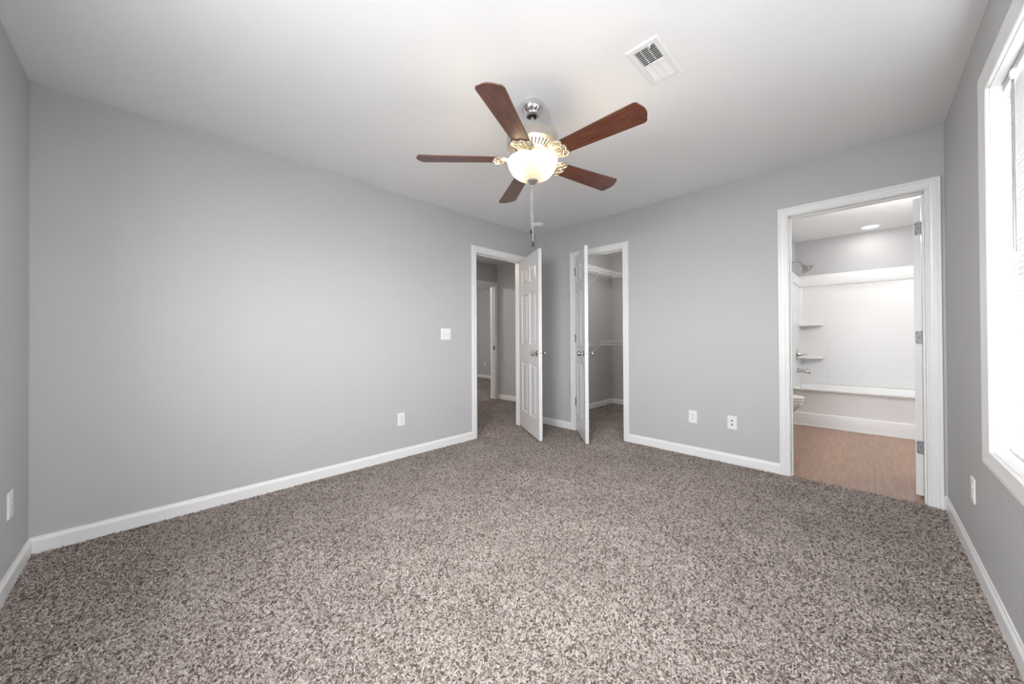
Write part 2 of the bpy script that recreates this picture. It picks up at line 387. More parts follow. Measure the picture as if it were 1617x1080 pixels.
# ------------------------------------------------------------------ baseboards
BB = [(0, -.01), (.012, -.01), (.012, .060), (.0105, .066), (.006, .074), (.0045, .083), (0, .083)]
def baseboard(name, segs, mt=M_trim):
    """segs: (p0, p1, n) wall line and normal into the room; ends mitred by m0/m1 (extra length per unit of thickness)"""
    mb = MB()
    for p0, p1, n, m0, m1 in segs:
        p0 = Vector((*p0, 0)); p1 = Vector((*p1, 0)); n = Vector((*n, 0)); d = (p1 - p0).normalized()
        ra = [tuple(p0 + n * t + d * (t * m0) + Zu * z) for t, z in BB]; rb = [tuple(p1 + n * t - d * (t * m1) + Zu * z) for t, z in BB]
        mb.loft([ra, rb])
    return mb.build(name, mt, kind='structure')
CW = .063
ent_o = (ENT[0] - .005 - CW, ENT[1] + .005 + CW); clo_o = (CLO[0] - .005 - CW, CLO[1] + .005 + CW); bth_o = (BTH[0] - .005 - CW, BTH[1] + .005 + CW)
baseboard('baseboard_left', [((XL, YN), (XL, ent_o[0]), (1, 0), 1, 0), ((XL, ent_o[1]), (XL, YB), (1, 0), 0, 1)])
baseboard('baseboard_near', [((XL, YN), (XR, YN), (0, 1), 1, 1)])
baseboard('baseboard_back', [((XL, YB), (clo_o[0], YB), (0, -1), 1, 0), ((clo_o[1], YB), (bth_o[0], YB), (0, -1), 0, 0), ((bth_o[1], YB), (XR, YB), (0, -1), 0, 1)])
baseboard('baseboard_right', [((XR, YN), (XR, YB), (-1, 0), 1, 1)])
baseboard('baseboard_closet', [((-3.045, YB + WT), (-3.045, 5.43), (1, 0), 0, 1), ((-3.045, 5.43), (-1.32, 5.43), (0, -1), 1, 1), ((-1.32, YB + WT), (-1.32, 5.43), (-1, 0), 0, 1)])
baseboard('baseboard_hall', [((HALL_X, HALL_Y), (XL - WT, HALL_Y), (0, -1), 1, 0)])
baseboard('baseboard_far_room', [((-9.3, 6.5), (-4.915, 6.5), (0, -1), 0, 0)])

# ------------------------------------------------------------------ casings + jambs (trim_n)
CP = [(0, 0), (0, .008), (.003, .0105), (.010, .0105), (.0115, .0065), (.016, .0065), (.018, .0100), (.026, .0115), (.0275, .0140), (.042, .0150), (.0435, .0125), (.047, .0125), (.049, .0175), (.060, .0180), (.063, .0155), (.063, 0)]
def casing(mb, plane, x0, x1, z1, zb=-.012, prof=CP, rev=.005, wl=1., wr=1., wt=1.):
    """plane(u, z, t) -> point; U shaped mitred casing around an opening"""
    rings = []
    for kind in range(4):
        ring = []
        for o, t in prof:
            if kind == 0: p = plane(x0 - rev - o * wl, zb, t)
            if kind == 1: p = plane(x0 - rev - o * wl, z1 + rev + o * wt, t)
            if kind == 2: p = plane(x1 + rev + o * wr, z1 + rev + o * wt, t)
            if kind == 3: p = plane(x1 + rev + o * wr, zb, t)
            ring.append(tuple(p))
        rings.append(ring)
    mb.loft(rings)
def door_trim(name, ax, a_room, depth, op, sgn, stop_at):
    """ax 'x': wall plane X=a_room, opening along Y, room on side sgn ; depth of the wall away from the room"""
    def pl(u, z, t):
        return (a_room + sgn * t, u, z) if ax == 'x' else (u, a_room + sgn * t, z)
    def plf(u, z, t):
        b = a_room - sgn * depth
        return (b - sgn * t, u, z) if ax == 'x' else (u, b - sgn * t, z)
    root = MB(); casing(root, pl, *op); root = root.build(name, M_trim, kind='structure', smooth=True, angle=25)
    mb = MB(); casing(mb, plf, *op); mb.build('far_casing', M_trim, root, smooth=True, angle=25)
    j = MB(); s = MB()
    def bx(m, u0, u1, d0, d1, z0, z1):
        a, b = sorted((a_room - sgn * d0, a_room - sgn * d1))
        if ax == 'x': m.box(a, b, u0, u1, z0, z1)
        else: m.box(u0, u1, a, b, z0, z1)
    bx(j, op[0] - J, op[0], 0, depth, -.02, op[2] + J); bx(j, op[1], op[1] + J, 0, depth, -.02, op[2] + J); bx(j, op[0], op[1], 0, depth, op[2], op[2] + J)
    d0, d1 = stop_at
    bx(s, op[0], op[0] + .010, d0, d1, -.01, op[2]); bx(s, op[1] - .010, op[1], d0, d1, -.01, op[2]); bx(s, op[0], op[1], d0, d1, op[2] - .010, op[2])
    j.build('jamb', M_trim, root, bevel=.0015); s.build('door_stop', M_trim, root, bevel=.002)
    return root
t1 = door_trim('trim_1', 'x', XL, WT, ENT, 1, (.042, .075))
t2 = door_trim('trim_2', 'y', YB, WT, CLO, -1, (.042, .075))
t3 = door_trim('trim_3', 'y', YB, WT, BTH, -1, (.038, .072))
t4 = door_trim('trim_4', 'x', HALL_X, WT, HDO, 1, (.045, .075))
# strike plates
MB().box(XL - .033, XL + .006, ENT[0] - .0005, ENT[0] + .0022, .905, .965).build('strike_plate', M_satin, t1, bevel=.001)
MB().box(HALL_X - .034, HALL_X - .004, HDO[1] - .0035, HDO[1] + .0005, .89, .96).build('strike_plate', M_black, t4, bevel=.001)
MB().box(CLO[1] - .0022, CLO[1] + .0005, YB - .006, YB + .033, .905, .965).build('strike_plate', M_satin, t2, bevel=.001)

# ------------------------------------------------------------------ six panel doors
def door_slab(w, z0, z1, th, panel_cols):
    """x 0..w from the hinge, y -th..0 ; moulded panels both sides"""
    mb = MB()
    sc = (z1 - z0) / 2.03
    rows = [(z0 + a * sc, z0 + b * sc) for a, b in ((.21, .80), (1.01, 1.60), (1.725, 1.905))]
    xs = [0]; zs = [z0]
    for a, b in panel_cols: xs += [a, b]
    xs.append(w)
    for a, b in rows: zs += [a, b]
    zs.append(z1)
    lev = [(0, 0), (.003, -.004), (.010, -.0095), (.018, -.0105), (.024, -.0095), (.042, -.0025)]
    for y, s in ((0, 1), (-th, -1)):
        for i in range(len(xs) - 1):
            for k in range(len(zs) - 1):
                a, b, c, d = xs[i], xs[i + 1], zs[k], zs[k + 1]
                if i % 2 == 1 and k % 2 == 1:
                    rings = []
                    for ins, dep in lev:
                        rings.append([(a + ins, y + s * dep, c + ins), (b - ins, y + s * dep, c + ins), (b - ins, y + s * dep, d - ins), (a + ins, y + s * dep, d - ins)])
                    mb.loft(rings, caps=False)
                    mb.add(rings[-1], [(0, 1, 2, 3)])
                else:
                    mb.add([(a, y, c), (b, y, c), (b, y, d), (a, y, d)], [(0, 1, 2, 3)])
    mb.add([(0, 0, z0), (0, -th, z0), (0, -th, z1), (0, 0, z1)], [(0, 1, 2, 3)])
    mb.add([(w, 0, z0), (w, -th, z0), (w, -th, z1), (w, 0, z1)], [(0, 1, 2, 3)])
    mb.add([(0, 0, z0), (w, 0, z0), (w, -th, z0), (0, -th, z0)], [(0, 1, 2, 3)])
    mb.add([(0, 0, z1), (w, 0, z1), (w, -th, z1), (0, -th, z1)], [(0, 1, 2, 3)])
    return mb
KNOB = [(.033, 0), (.033, .003), (.030, .006), (.016, .009), (.011, .013), (.0105, .026), (.013, .031), (.022, .036), (.0275, .043), (.029, .050), (.027, .058), (.021, .064), (.012, .067), (.004, .068)]
def door(name, pivot, rotz, w, z0, z1, cols, label, knuckle_y, hinge_z, knob=True, mirror=1, leaf_on_edge=True):
    th = .035
    e = empty(name, pivot, (0, 0, rotz), label, 'door', kind='structure')
    mb = door_slab(w, z0, z1, th, cols)
    bm_o = mb.build('door_panel', M_door, e)
    if mirror < 0:
        for v in bm_o.data.vertices: v.co.y = -v.co.y - 0
        bm_o.data.flip_normals()
    yc = -th / 2 * mirror
    if knob:
        kx = w - .062; kz = .935
        for s in (1, -1):
            y0 = 0 if s * mirror > 0 else -th * mirror
            if mirror < 0: y0 = 0 if s < 0 else th
            sgn = 1 if y0 > yc else -1
            kb = MB().lathe([(r, z) for r, z in KNOB[5:]], 28, T(kx, y0, kz) @ RX(-PI / 2 * sgn)).build('door_knob', M_satin, e, smooth=True, angle=50)
            MB().lathe([(r, z) for r, z in KNOB[:6]], 28, T(kx, y0, kz) @ RX(-PI / 2 * sgn)).build('rosette', M_satin, kb, smooth=True, angle=30)
        lp = MB().box(w - .001, w + .0012, yc - .0115, yc + .0115, kz - .028, kz + .028).build('latch_plate', M_trim, e, bevel=.0004)
        MB().box(w, w + .006, yc - .006, yc + .006, kz - .006, kz + .006).build('latch_bolt', M_hinge, lp, bevel=.001)
    for hz in hinge_z:
        h = MB().tube([(-.002, knuckle_y, hz - .045), (-.002, knuckle_y, hz + .045)], .0065, 12).build('hinge', M_hinge, e, smooth=True)
        MB().tube([(-.002, knuckle_y, hz - .049), (-.002, knuckle_y, hz + .051)], .0042, 8).build('hinge_pin', M_hinge, h, smooth=True)
        lf = MB()
        pts = [(0, -.0445), (.024, -.0445), (.030, -.0385), (.030, .0385), (.024, .0445), (0, .0445)]
        sgn = -1 if mirror > 0 else 1
        lf.add([(-.0016, sgn * a + (0 if knuckle_y * sgn < 0 else -sgn * 0), hz + b) for a, b in pts] + [(.0004, sgn * a, hz + b) for a, b in pts],
               [(0, 1, 2, 3, 4, 5), (6, 7, 8, 9, 10, 11)] + [(k, (k + 1) % 6, 6 + (k + 1) % 6, 6 + k) for k in range(6)])
        lo = lf.build('hinge_leaf', M_hinge, h)
        sm = MB()
        for a, b in ((.022, -.030), (.012, 0), (.022, .030)):
            sm.lathe([(.0036, 0), (.0036, .0006)], 10, T(-.0017, sgn * a, hz + b) @ RY(-PI / 2))
        sm.build('hinge_screws', M_slot, h)
    return e
cols30 = [(.105, .325), (.410, .630)]
cols24 = [(.095, .262), (.338, .505)]
cols28 = [(.10, .305), (.395, .60)]
HZ = [.343, 1.092, 1.885]
# entry door: hinged on the corner side, swung into the bedroom. closed it would run toward -Y
door('door_1', (XL + .004, ENT[1] - .002, 0), R(-90 + 59.5), .732, .018, 2.043, cols30,
     'open white six-panel bedroom door hinged beside the room corner', .006, HZ)
d2 = door('door_2', (CLO[0] + .003, YB - .004, 0), R(-46.5), .600, .018, 2.043, cols24,
          'half-open white six-panel closet door in front of wire shelves', -.006, HZ, mirror=-1)
# hinge pin door stop on the closet door's top hinge
hs = MB().tube([(-.004, -.008, 1.93), (-.035, -.028, 1.93)], .004, 8).build('hinge_pin_stop', M_hinge, d2, smooth=True)
MB().lathe([(.002, -.008), (.009, -.006), (.010, 0), (.009, .006), (.002, .008)], 12, T(-.037, -.029, 1.93)).build('bumper', M_grey, hs, smooth=True)
door('door_3', (BTH[1] - .008, YB + WT + .010, 0), R(76), .698, .018, 2.036, cols28,
     'white bathroom door opened inward, seen edge-on with three hinges', -.006, [.341, 1.087, 1.828], mirror=-1)

# ------------------------------------------------------------------ windows
def at(o): return Matrix.Translation(-o.location)  # bring a world-built part under an unrotated parent
WP = [(0, 0), (0, .010), (.004, .013), (.010, .013), (.016, .010), (.024, .011), (.045, .014), (.062, .016), (.072, .018), (.085, .017), (.085, 0)]
def frame_rect(mb, x0, x1, y0, y1, z0, z1, wd):
    mb.box(x0, x1, y0, y0 + wd, z0, z1); mb.box(x0, x1, y1 - wd, y1, z0, z1)
    mb.box(x0, x1, y0 + wd, y1 - wd, z0, z0 + wd); mb.box(x0, x1, y0 + wd, y1 - wd, z1 - wd, z1)
def window(name, loc, rot, W, HT, units, label):
    """local: x out of the room, y along the wall, z up from the sill"""
    e = empty(name, loc, (0, 0, rot), label, 'window', kind='structure')
    y0, y1, JD = -W / 2, W / 2, .135
    rings = []
    for ky, kz in ((1, -1), (1, 1), (-1, 1), (-1, -1), (1, -1)):
        rings.append([(-t, ky * (W / 2 + .006 + o * 1.12), HT + .006 + o * .92 if kz > 0 else -.006 - o * .72) for o, t in WP])
    MB().loft(rings, caps=False).build('window_casing', M_trim, e, smooth=True, angle=25)
    mb = MB(); q = J - .001
    mb.box(-.001, JD, y1, y1 + q, 0, HT); mb.box(-.001, JD, y0 - q, y0, 0, HT); mb.box(-.001, JD, y0 - q, y1 + q, HT, HT + q)
    mb.build('window_jamb', M_trim, e, bevel=.001)
    MB().box(-.001, JD, y0 - q, y1 + q, -q, 0).build('window_sill', M_trim, e, bevel=.001)
    mb = MB(); frame_rect(mb, .085, .134, y0, y1, 0, HT, .03)
    edges = []; uw = W / units
    for k in range(units):
        a = y0 + k * uw + (.03 if k == 0 else .025); b_ = y0 + (k + 1) * uw - (.03 if k == units - 1 else .025)
        edges.append((a, b_))
        if k: mb.box(.085, .134, y0 + k * uw - .025, y0 + k * uw + .025, .03, HT - .03)
    mb.build('window_frame', M_plast, e, bevel=.002)
    for a, b_ in edges:
        for za, zb, xo in ((.03, HT / 2 + .02, .09), (HT / 2 - .02, HT - .03, .112)):
            mb = MB(); frame_rect(mb, xo, xo + .02, a, b_, za, zb, .035)
            sa = mb.build('window_sash', M_plast, e, bevel=.002)
            MB().box(xo + .008, xo + .012, a + .034, b_ - .034, za + .034, zb - .034).build('window_glass', M_glass, sa)
    return e
window('window_1', (XR, (WIN_Y0 + WIN_Y1) / 2, WIN_Z0), 0, WIN_Y1 - WIN_Y0, WIN_Z1 - WIN_Z0, 1, 'white cased window with lowered mini blind')
window('fill_window_2', ((W2_X0 + W2_X1) / 2, YN, HI_Z0), -PI / 2, W2_X1 - W2_X0, WIN_Z1 - HI_Z0, 1, 'unseen white cased window added in the near wall behind the camera for fill daylight')  # added out of view so more daylight fills the room
window('fill_window_3', (XR, (W3_Y0 + W3_Y1) / 2, W3_Z0), 0, W3_Y1 - W3_Y0, W3_Z1 - W3_Z0, 1, 'unseen white cased window added in the right wall beside the camera for fill daylight')  # second unseen opening added to even out the daylight

# ------------------------------------------------------------------ blind
BX = XR + .044
BY0, BY1 = WIN_Y0 + .0015, WIN_Y1 - .0015
bl = empty('window_blind', (BX, (BY0 + BY1) / 2, WIN_Z0 + .02), label='white mini blind lowered in the window beside the camera', cat='blind')
BI = at(bl)
HRZ = WIN_Z1 - .006
mb = MB(); mb.box(BX - .014, BX - .0128, BY0, BY1, HRZ - .026, HRZ, BI); mb.box(BX + .0128, BX + .014, BY0, BY1, HRZ - .026, HRZ, BI); mb.box(BX - .0128, BX + .0128, BY0, BY1, HRZ - .026, HRZ - .0245, BI)
mb.box(BX - .0128, BX + .0128, BY0, BY0 + .0015, HRZ - .0245, HRZ, BI); mb.box(BX - .0128, BX + .0128, BY1 - .0015, BY1, HRZ - .0245, HRZ, BI)
mb.build('headrail', mat('headrail_grey_white', (.62, .62, .61), .4, noise_col=.01), bl)
BRZ = .652
nsl = 65; z_top = HRZ - .045; z_bot = BRZ + .024
TILT = R(-84)
mb = MB()
for k in range(nsl):
    z = z_bot + (z_top - z_bot) * k / (nsl - 1)
    ra = []; rb = []
    for q in range(7):
        s_ = -.0125 + .025 * q / 6; crown = .0016 * (1 - (s_ / .0125) ** 2)
        x = s_ * math.cos(TILT) - crown * math.sin(TILT); zz = s_ * math.sin(TILT) + crown * math.cos(TILT)
        ra.append((BX + x, BY0 + .0008, z + zz)); rb.append((BX + x, BY1 - .0008, z + zz))
    mb.loft([ra, rb], BI, closed=False, caps=False)
so = mb.build('slats', M_slat, bl, smooth=True, angle=60)
MB().box(BX - .0125, BX + .0125, BY0 + .003, BY1 - .003, BRZ - .006, BRZ + .006, BI).build('bottom_rail', mat('bottom_rail_white', (.7, .7, .69), .4, noise_col=.01), bl, bevel=.003)
for yy in (BY1 - .16, (BY0 + BY1) / 2, BY0 + .16):
    mb = MB()
    for dx in (-.0135, .0135): mb.tube([(BX + dx, yy, BRZ), (BX + dx, yy, HRZ - .02)], .0007, 5, BI)
    mb.build('ladder_cord', M_plast, bl)
WY = 2.185
wd = MB().tube([(BX - .020, WY, 1.40), (BX - .020, WY, HRZ - .055)], .0036, 6, BI).build('tilt_wand', M_grey, bl)
MB().tube([(BX - .014, WY, HRZ - .018), (BX - .021, WY, HRZ - .025), (BX - .022, WY, HRZ - .040), (BX - .020, WY, HRZ - .058)], [.004, .006, .007, .005], 10, BI).build('wand_hook', M_plast, wd, smooth=True)
RC = T(BX - .006, WIN_Y1, HRZ - .048) @ RX(PI / 2)
mb = MB().lathe([(.018, 0), (.018, .003), (.015, .006), (.009, .0065), (.006, .004), (.0045, .004), (.0001, .004)], 28, RC, cap=False)
mb.build('round_jamb_bracket', M_plast, smooth=True, label='small round white plastic disc fixed to the window jamb below the blind headrail', cat='bracket')

# ------------------------------------------------------------------ wall plates
def plate_root(name, pos, n, label, cat):
    """local: x along wall, y out of wall, z up"""
    ang = {(1, 0): -PI / 2, (-1, 0): PI / 2, (0, -1): PI, (0, 1): 0}[n]
    return empty(name, pos, (0, 0, ang), label, cat)
def plate(e, w, h):
    mb = MB()
    mb.loft([[(-w / 2, 0, -h / 2), (w / 2, 0, -h / 2), (w / 2, 0, h / 2), (-w / 2, 0, h / 2)],
             [(-w / 2, .003, -h / 2), (w / 2, .003, -h / 2), (w / 2, .003, h / 2), (-w / 2, .003, h / 2)],
             [(-w / 2 + .004, .006, -h / 2 + .004), (w / 2 - .004, .006, -h / 2 + .004), (w / 2 - .004, .006, h / 2 - .004), (-w / 2 + .004, .006, h / 2 - .004)]])
    return mb.build('plate', M_plast, e)
def outlet(pos, n, label):
    e = plate_root('power_outlet', pos, n, label, 'outlet'); plate(e, .072, .117)
    for s in (-1, 1):
        mb = MB(); poly = []
        for k in range(24):
            a = 2 * PI * k / 24; poly.append((.0175 * math.cos(a), max(-.0135, min(.0135, .0175 * math.sin(a)))))
        mb.prism(poly, .0055, .0078, T(0, 0, s * .0195) @ RX(-PI / 2) @ Matrix.Scale(1, 4))
        r = mb.build('receptacle', M_plast, e)
        mb = MB()
        for x in (-.0064, .0064): mb.box(x - .0011, x + .0011, .0074, .0081, s * .0195 + .000, s * .0195 + .008)
        mb.lathe([(.0026, 0), (.0026, .0007)], 10, T(0, .0075, s * .0195 - .006) @ RX(-PI / 2))
        mb.build('slots', M_slot, r)
    MB().lathe([(.003, 0), (.003, .0012), (.001, .0018)], 10, T(0, .0058, 0) @ RX(-PI / 2)).build('screw', M_hinge, e)
    return e
outlet((XL, 1.610, .353), (1, 0), 'white double power outlet low on the long left wall')
outlet((-2.712, YN, .366), (0, 1), 'white power outlet on the near wall at the photo\'s left edge')
outlet((-1.153, YB, .357), (0, -1), 'white power outlet with pale slots on the wall between closet and bathroom')
outlet((XR, 2.762, .360), (-1, 0), 'white power outlet on the right wall below the window corner')
outlet((-7.556, 6.5, .392), (0, -1), 'white outlet in the far room seen through the hall doorway')
e = plate_root('cable_jack', (-.834, YB, .355), (0, -1), 'white wall plate with two dark round jacks beside the bathroom door', 'wall plate')
plate(e, .072, .117)
for s in (-1, 1):
    mb = MB()
    if s > 0: mb.box(-.007, .007, .005, .0075, .012, .022)
    else: mb.lathe([(.006, 0), (.006, .007), (.0035, .008)], 12, T(0, .0055, -.016) @ RX(-PI / 2))
    mb.build('jack', M_slot, e)
for s in (-1, 1): MB().lathe([(.003, 0), (.003, .0012), (.001, .0018)], 10, T(0, .0058, s * .042) @ RX(-PI / 2)).build('screw', M_plast, e)
e = plate_root('light_switch', (XL, 2.107, 1.143), (1, 0), 'white double light switch plate left of the bedroom door', 'switch')
plate(e, .117, .117)
for x in (-.023, .023):
    b = MB().box(x - .0055, x + .0055, .0055, .0068, -.0125, .0125).build('switch_slot', M_plast, e)
    up = 1 if x > 0 else -1
    MB().box(-.004, .004, 0, .013, -.004, .004, T(x, .005, .003 * up) @ RX(R(28) * up)).build('toggle', M_plast, b, bevel=.001)
    for s in (-1, 1): MB().lathe([(.0028, 0), (.0028, .0012), (.001, .0018)], 10, T(x, .0058, s * .030) @ RX(-PI / 2)).build('screw', M_plast, e)

# ------------------------------------------------------------------ ceiling vent
v = empty('ceiling_vent', (VENT[0], VENT[1], H), label='white rectangular air vent on the ceiling near the fan', cat='vent')
mb = MB()
def rrect(hx, hy, z): return [(-hx, -hy, z), (hx, -hy, z), (hx, hy, z), (-hx, hy, z)]
mb.loft([rrect(VHX, VHY, 0), rrect(VHX, VHY, -.002), rrect(VHX - .006, VHY - .006, -.007), rrect(.049, .124, -.007), rrect(.047, .122, .004)], caps=False)
mb.build('vent_frame', M_trim, v)
for s in (-1, 1):
    mb = MB()
    for k in range(9):
        y = s * (.008 + k * .0128)
        # each louver leans away from the middle
        if s < 0: mb.box(-.0475, .0475, -.0010, .0010, -.0055, .0055, T(0, y, 0) @ RX(R(-44)))
        else: mb.box(-.0475, .0475, -.0006, .0006, -.0085, .0085, T(0, y, .002) @ RX(R(46)))
    mb.build('louvers', M_trim, v)
mb = MB()
for x in (-.0165, .0165): mb.box(x - .0012, x + .0012, -.121, .121, -.0066, -.0045)
mb.box(-.0475, .0475, -.003, .003, -.0068, .002)
mb.build('divider_bars', M_trim, v)
MB().box(-.003, .003, -.004, .004, -.018, -.004, T(.030, -.126, 0)).build('damper_lever', M_trim, v, bevel=.001)
mb = MB()
mb.add(rrect(.0545, .1295, .001) + rrect(.0545, .1295, .085), [(0, 1, 5, 4), (1, 2, 6, 5), (2, 3, 7, 6), (3, 0, 4, 7), (4, 5, 6, 7)])
mb.build('duct', M_duct, v)
for y in (-.138, .138): MB().lathe([(.0035, 0), (.0035, -.001), (.001, -.0018)], 10, T(0, y, -.0068)).build('screw', M_plast, v)

# ------------------------------------------------------------------ smoke detector
sd = empty('smoke_detector', (-2.735, 3.185, H), label='round white smoke detector on the ceiling near the room corner', cat='smoke detector')
MB().lathe([(.066, 0), (.066, -.008), (.062, -.010)], 40).build('base', M_plast, sd, smooth=True)
MB().lathe([(.060, -.0095), (.060, -.026), (.054, -.034), (.020, -.037), (.0001, -.037)], 40, cap=False).build('cover', M_plast, sd, smooth=True)
MB().lathe([(.008, -.036), (.008, -.039), (.002, -.0395)], 16, T(.02, 0, 0)).build('test_button', M_plast, sd, smooth=True)

# ------------------------------------------------------------------ recessed light
rl = empty('recessed_light', (.038, 6.18, H), label='round lit recessed light in the bathroom ceiling above the tub', cat='light')
MB().lathe([(.095, 0), (.095, -.003), (.078, -.008), (.074, -.004)], 40, cap=False).build('trim_ring', M_trim, rl, smooth=True)
MB().lathe([(.074, -.0035), (.04, -.005), (.0001, -.0055)], 40, cap=False).build('lens', M_lens, rl, smooth=True)

# ------------------------------------------------------------------ ceiling fan
fan = empty('ceiling_fan', (FAN.x, FAN.y, H), label='brushed nickel ceiling fan with five dark wood blades and a lit bowl', cat='ceiling fan')
def z(h): return h - H
MB().lathe([(.0675, 0), (.0675, -.008), (.066, -.020), (.060, -.036), (.049, -.050), (.043, -.054), (.041, -.062), (.034, -.066), (.026, -.067)], 48, cap=False).build('canopy', M_chrome, fan, smooth=True, angle=45)
MB().lathe([(.0001, -.045), (.028, -.046), (.031, -.058), (.026, -.070), (.018, -.074), (.0001, -.075)], 32, cap=False).build('hanger_ball', M_black, fan, smooth=True)
MB().tube([(0, 0, -.06), (0, 0, z(2.258))], .0105, 20).build('downrod', M_nickel, fan, smooth=True)
mh = MB().lathe([(.0001, z(2.268)), (.03, z(2.268)), (.034, z(2.262)), (.132, z(2.258)), (.142, z(2.253)), (.145, z(2.246)), (.145, z(2.206)), (.147, z(2.203)), (.147, z(2.197)), (.141, z(2.194)), (.137, z(2.196))], 64, cap=False).build('motor_housing', M_nickel, fan, smooth=True, angle=40)
# vented underside: ribs over a dark inner cone
mb = MB().lathe([(.140, z(2.200)), (.080, z(2.176)), (.060, z(2.178))], 48, cap=False)
mb.build('vent_backing', M_slot, mh, smooth=True)
mb = MB()
mb.lathe([(.142, z(2.1955)), (.128, z(2.186)), (.126, z(2.189)), (.141, z(2.198))], 64, cap=False)
mb.lathe([(.092, z(2.166)), (.060, z(2.160)), (.060, z(2.164)), (.090, z(2.170))], 64, cap=False)
NR = 36
for k in range(NR):
    a = 2 * PI * (k + .5) / NR
    P = []
    for r, h_ in ((.129, 2.1865), (.112, 2.177), (.090, 2.1665)):
        P.append((r, h_))
    rings = []
    for r, h_ in P:
        wv = r * .105
        rings.append([(r, -wv / 2, z(h_)), (r, wv / 2, z(h_)), (r, wv / 2, z(h_ + .004)), (r, -wv / 2, z(h_ + .004))])
    mb.loft(rings, RZ(a))
mb.build('vent_ribs', M_iron, mh, smooth=True, angle=40)
MB().lathe([(.0001, z(2.162)), (.060, z(2.162)), (.064, z(2.155)), (.064, z(2.138)), (.055, z(2.130)), (.040, z(2.127)), (.038, z(2.118)), (.050, z(2.112)), (.060, z(2.108)), (.0001, z(2.106))], 48, cap=False).build('switch_housing', M_brass, fan, smooth=True, angle=35)
# blades
ang = [-64.6, 2.2, 77.4, 149.0, -132.8]
BZ = 2.122; PITCH = R(-12)
def blade_mesh():
    r0, r1, w0, w1, cr = .190, .662, .050, .068, .024
    xe = lambda y: r1 - .014 * (y / w1) ** 2
    half = [(r0, 0), (r0, w0 - .010), (r0 + .003, w0 - .003), (r0 + .010, w0)]
    xc = xe(w1) - cr
    half.append((xc, w1))
    for q in range(1, 7):
        a = PI / 2 * (1 - q / 6)
        half.append((xc + cr * math.cos(a), w1 - cr + cr * math.sin(a)))
    for q in range(1, 5):
        y = (w1 - cr) * (1 - q / 5); half.append((xe(y) - (xe(w1 - cr) - xe(w1)) * (y / (w1 - cr)) ** 2, y))
    half.append((r1, 0))
    poly = [(x, -y) for x, y in half] + [(x, y) for x, y in reversed(half[1:-1])]
    return MB().prism(poly, -.003, .003)
def smooth_curve(pts, n=6):
    out = []
    P = [pts[0]] + list(pts) + [pts[-1]]
    for i in range(1, len(P) - 2):
        for k in range(n):
            t = k / n; a, b, c, d = (Vector(P[i + q]) for q in (-1, 0, 1, 2))
            out.append(tuple(.5 * ((2 * b) + (-a + c) * t + (2 * a - 5 * b + 4 * c - d) * t * t + (-a + 3 * b - 3 * c + d) * t ** 3)))
    out.append(tuple(pts[-1])); return out
def iron_mesh():
    mb = MB(); zz = -.0065
    # scrolled open plate under the blade root
    for s in (-1, 1):
        mb.tube(smooth_curve([(.118, s * .010, zz), (.135, s * .018, zz), (.150, s * .042, zz), (.172, s * .060, zz), (.196, s * .062, zz), (.214, s * .054, zz)]), .0045, 8)
        mb.tube(smooth_curve([(.214, s * .054, zz), (.222, s * .040, zz), (.216, s * .024, zz), (.226, s * .010, zz), (.230, 0, zz)]), .0042, 8)
        mb.tube(smooth_curve([(.135, s * .004, zz), (.160, s * .012, zz), (.182, s * .030, zz), (.190, s * .044, zz), (.180, s * .050, zz), (.170, s * .042, zz), (.176, s * .032, zz)]), .0036, 8)
        mb.tube(smooth_curve([(.186, s * .040, zz), (.200, s * .030, zz), (.206, s * .014, zz), (.198, 0, zz)]), .0036, 8)
        mb.lathe([(.0001, -.003), (.006, -.003), (.0075, 0), (.006, .003)], 12, T(.200, s * .046, zz + .001))
    mb.lathe([(.0001, -.003), (.006, -.003), (.0075, 0), (.006, .003)], 12, T(.214, 0, zz + .001))
    mb.tube([(.130, 0, zz), (.165, 0, zz), (.230, 0, zz)], [.0055, .005, .003], 8)
    # thin web the scrolls stand on
    poly = [(.150, -.040), (.172, -.058), (.200, -.058), (.214, -.048), (.212, -.024), (.222, 0), (.212, .024), (.214, .048), (.200, .058), (.172, .058), (.150, .040), (.140, .014), (.140, -.014)]
    mb.prism(poly, zz + .001, zz + .0034)
    # arm rising to the motor
    mb.loft([[(.085, -.016, .036), (.085, .016, .036), (.085, .016, .042), (.085, -.016, .042)],
             [(.105, -.014, .026), (.105, .014, .026), (.105, .014, .034), (.105, -.014, .034)],
             [(.124, -.012, .000), (.124, .012, .000), (.124, .012, .008), (.124, -.012, .008)],
             [(.140, -.013, zz - .002), (.140, .013, zz - .002), (.140, .013, zz + .006), (.140, -.013, zz + .006)],
             [(.155, -.012, zz - .002), (.155, .012, zz - .002), (.155, .012, zz + .005), (.155, -.012, zz + .005)]])
    return mb
b0 = blade_mesh().build('blade', M_wood, fan, bevel=.0015)
i0 = iron_mesh().build('blade_iron', M_iron, b0, smooth=True, angle=40)
for k, a in enumerate(ang):
    if k == 0: b = b0
    else:
        b = b0.copy(); COL.objects.link(b); b.parent = fan
        i = i0.copy(); COL.objects.link(i); i.parent = b
    b.matrix_local = T(0, 0, z(BZ)) @ RZ(R(a)) @ RX(PITCH)
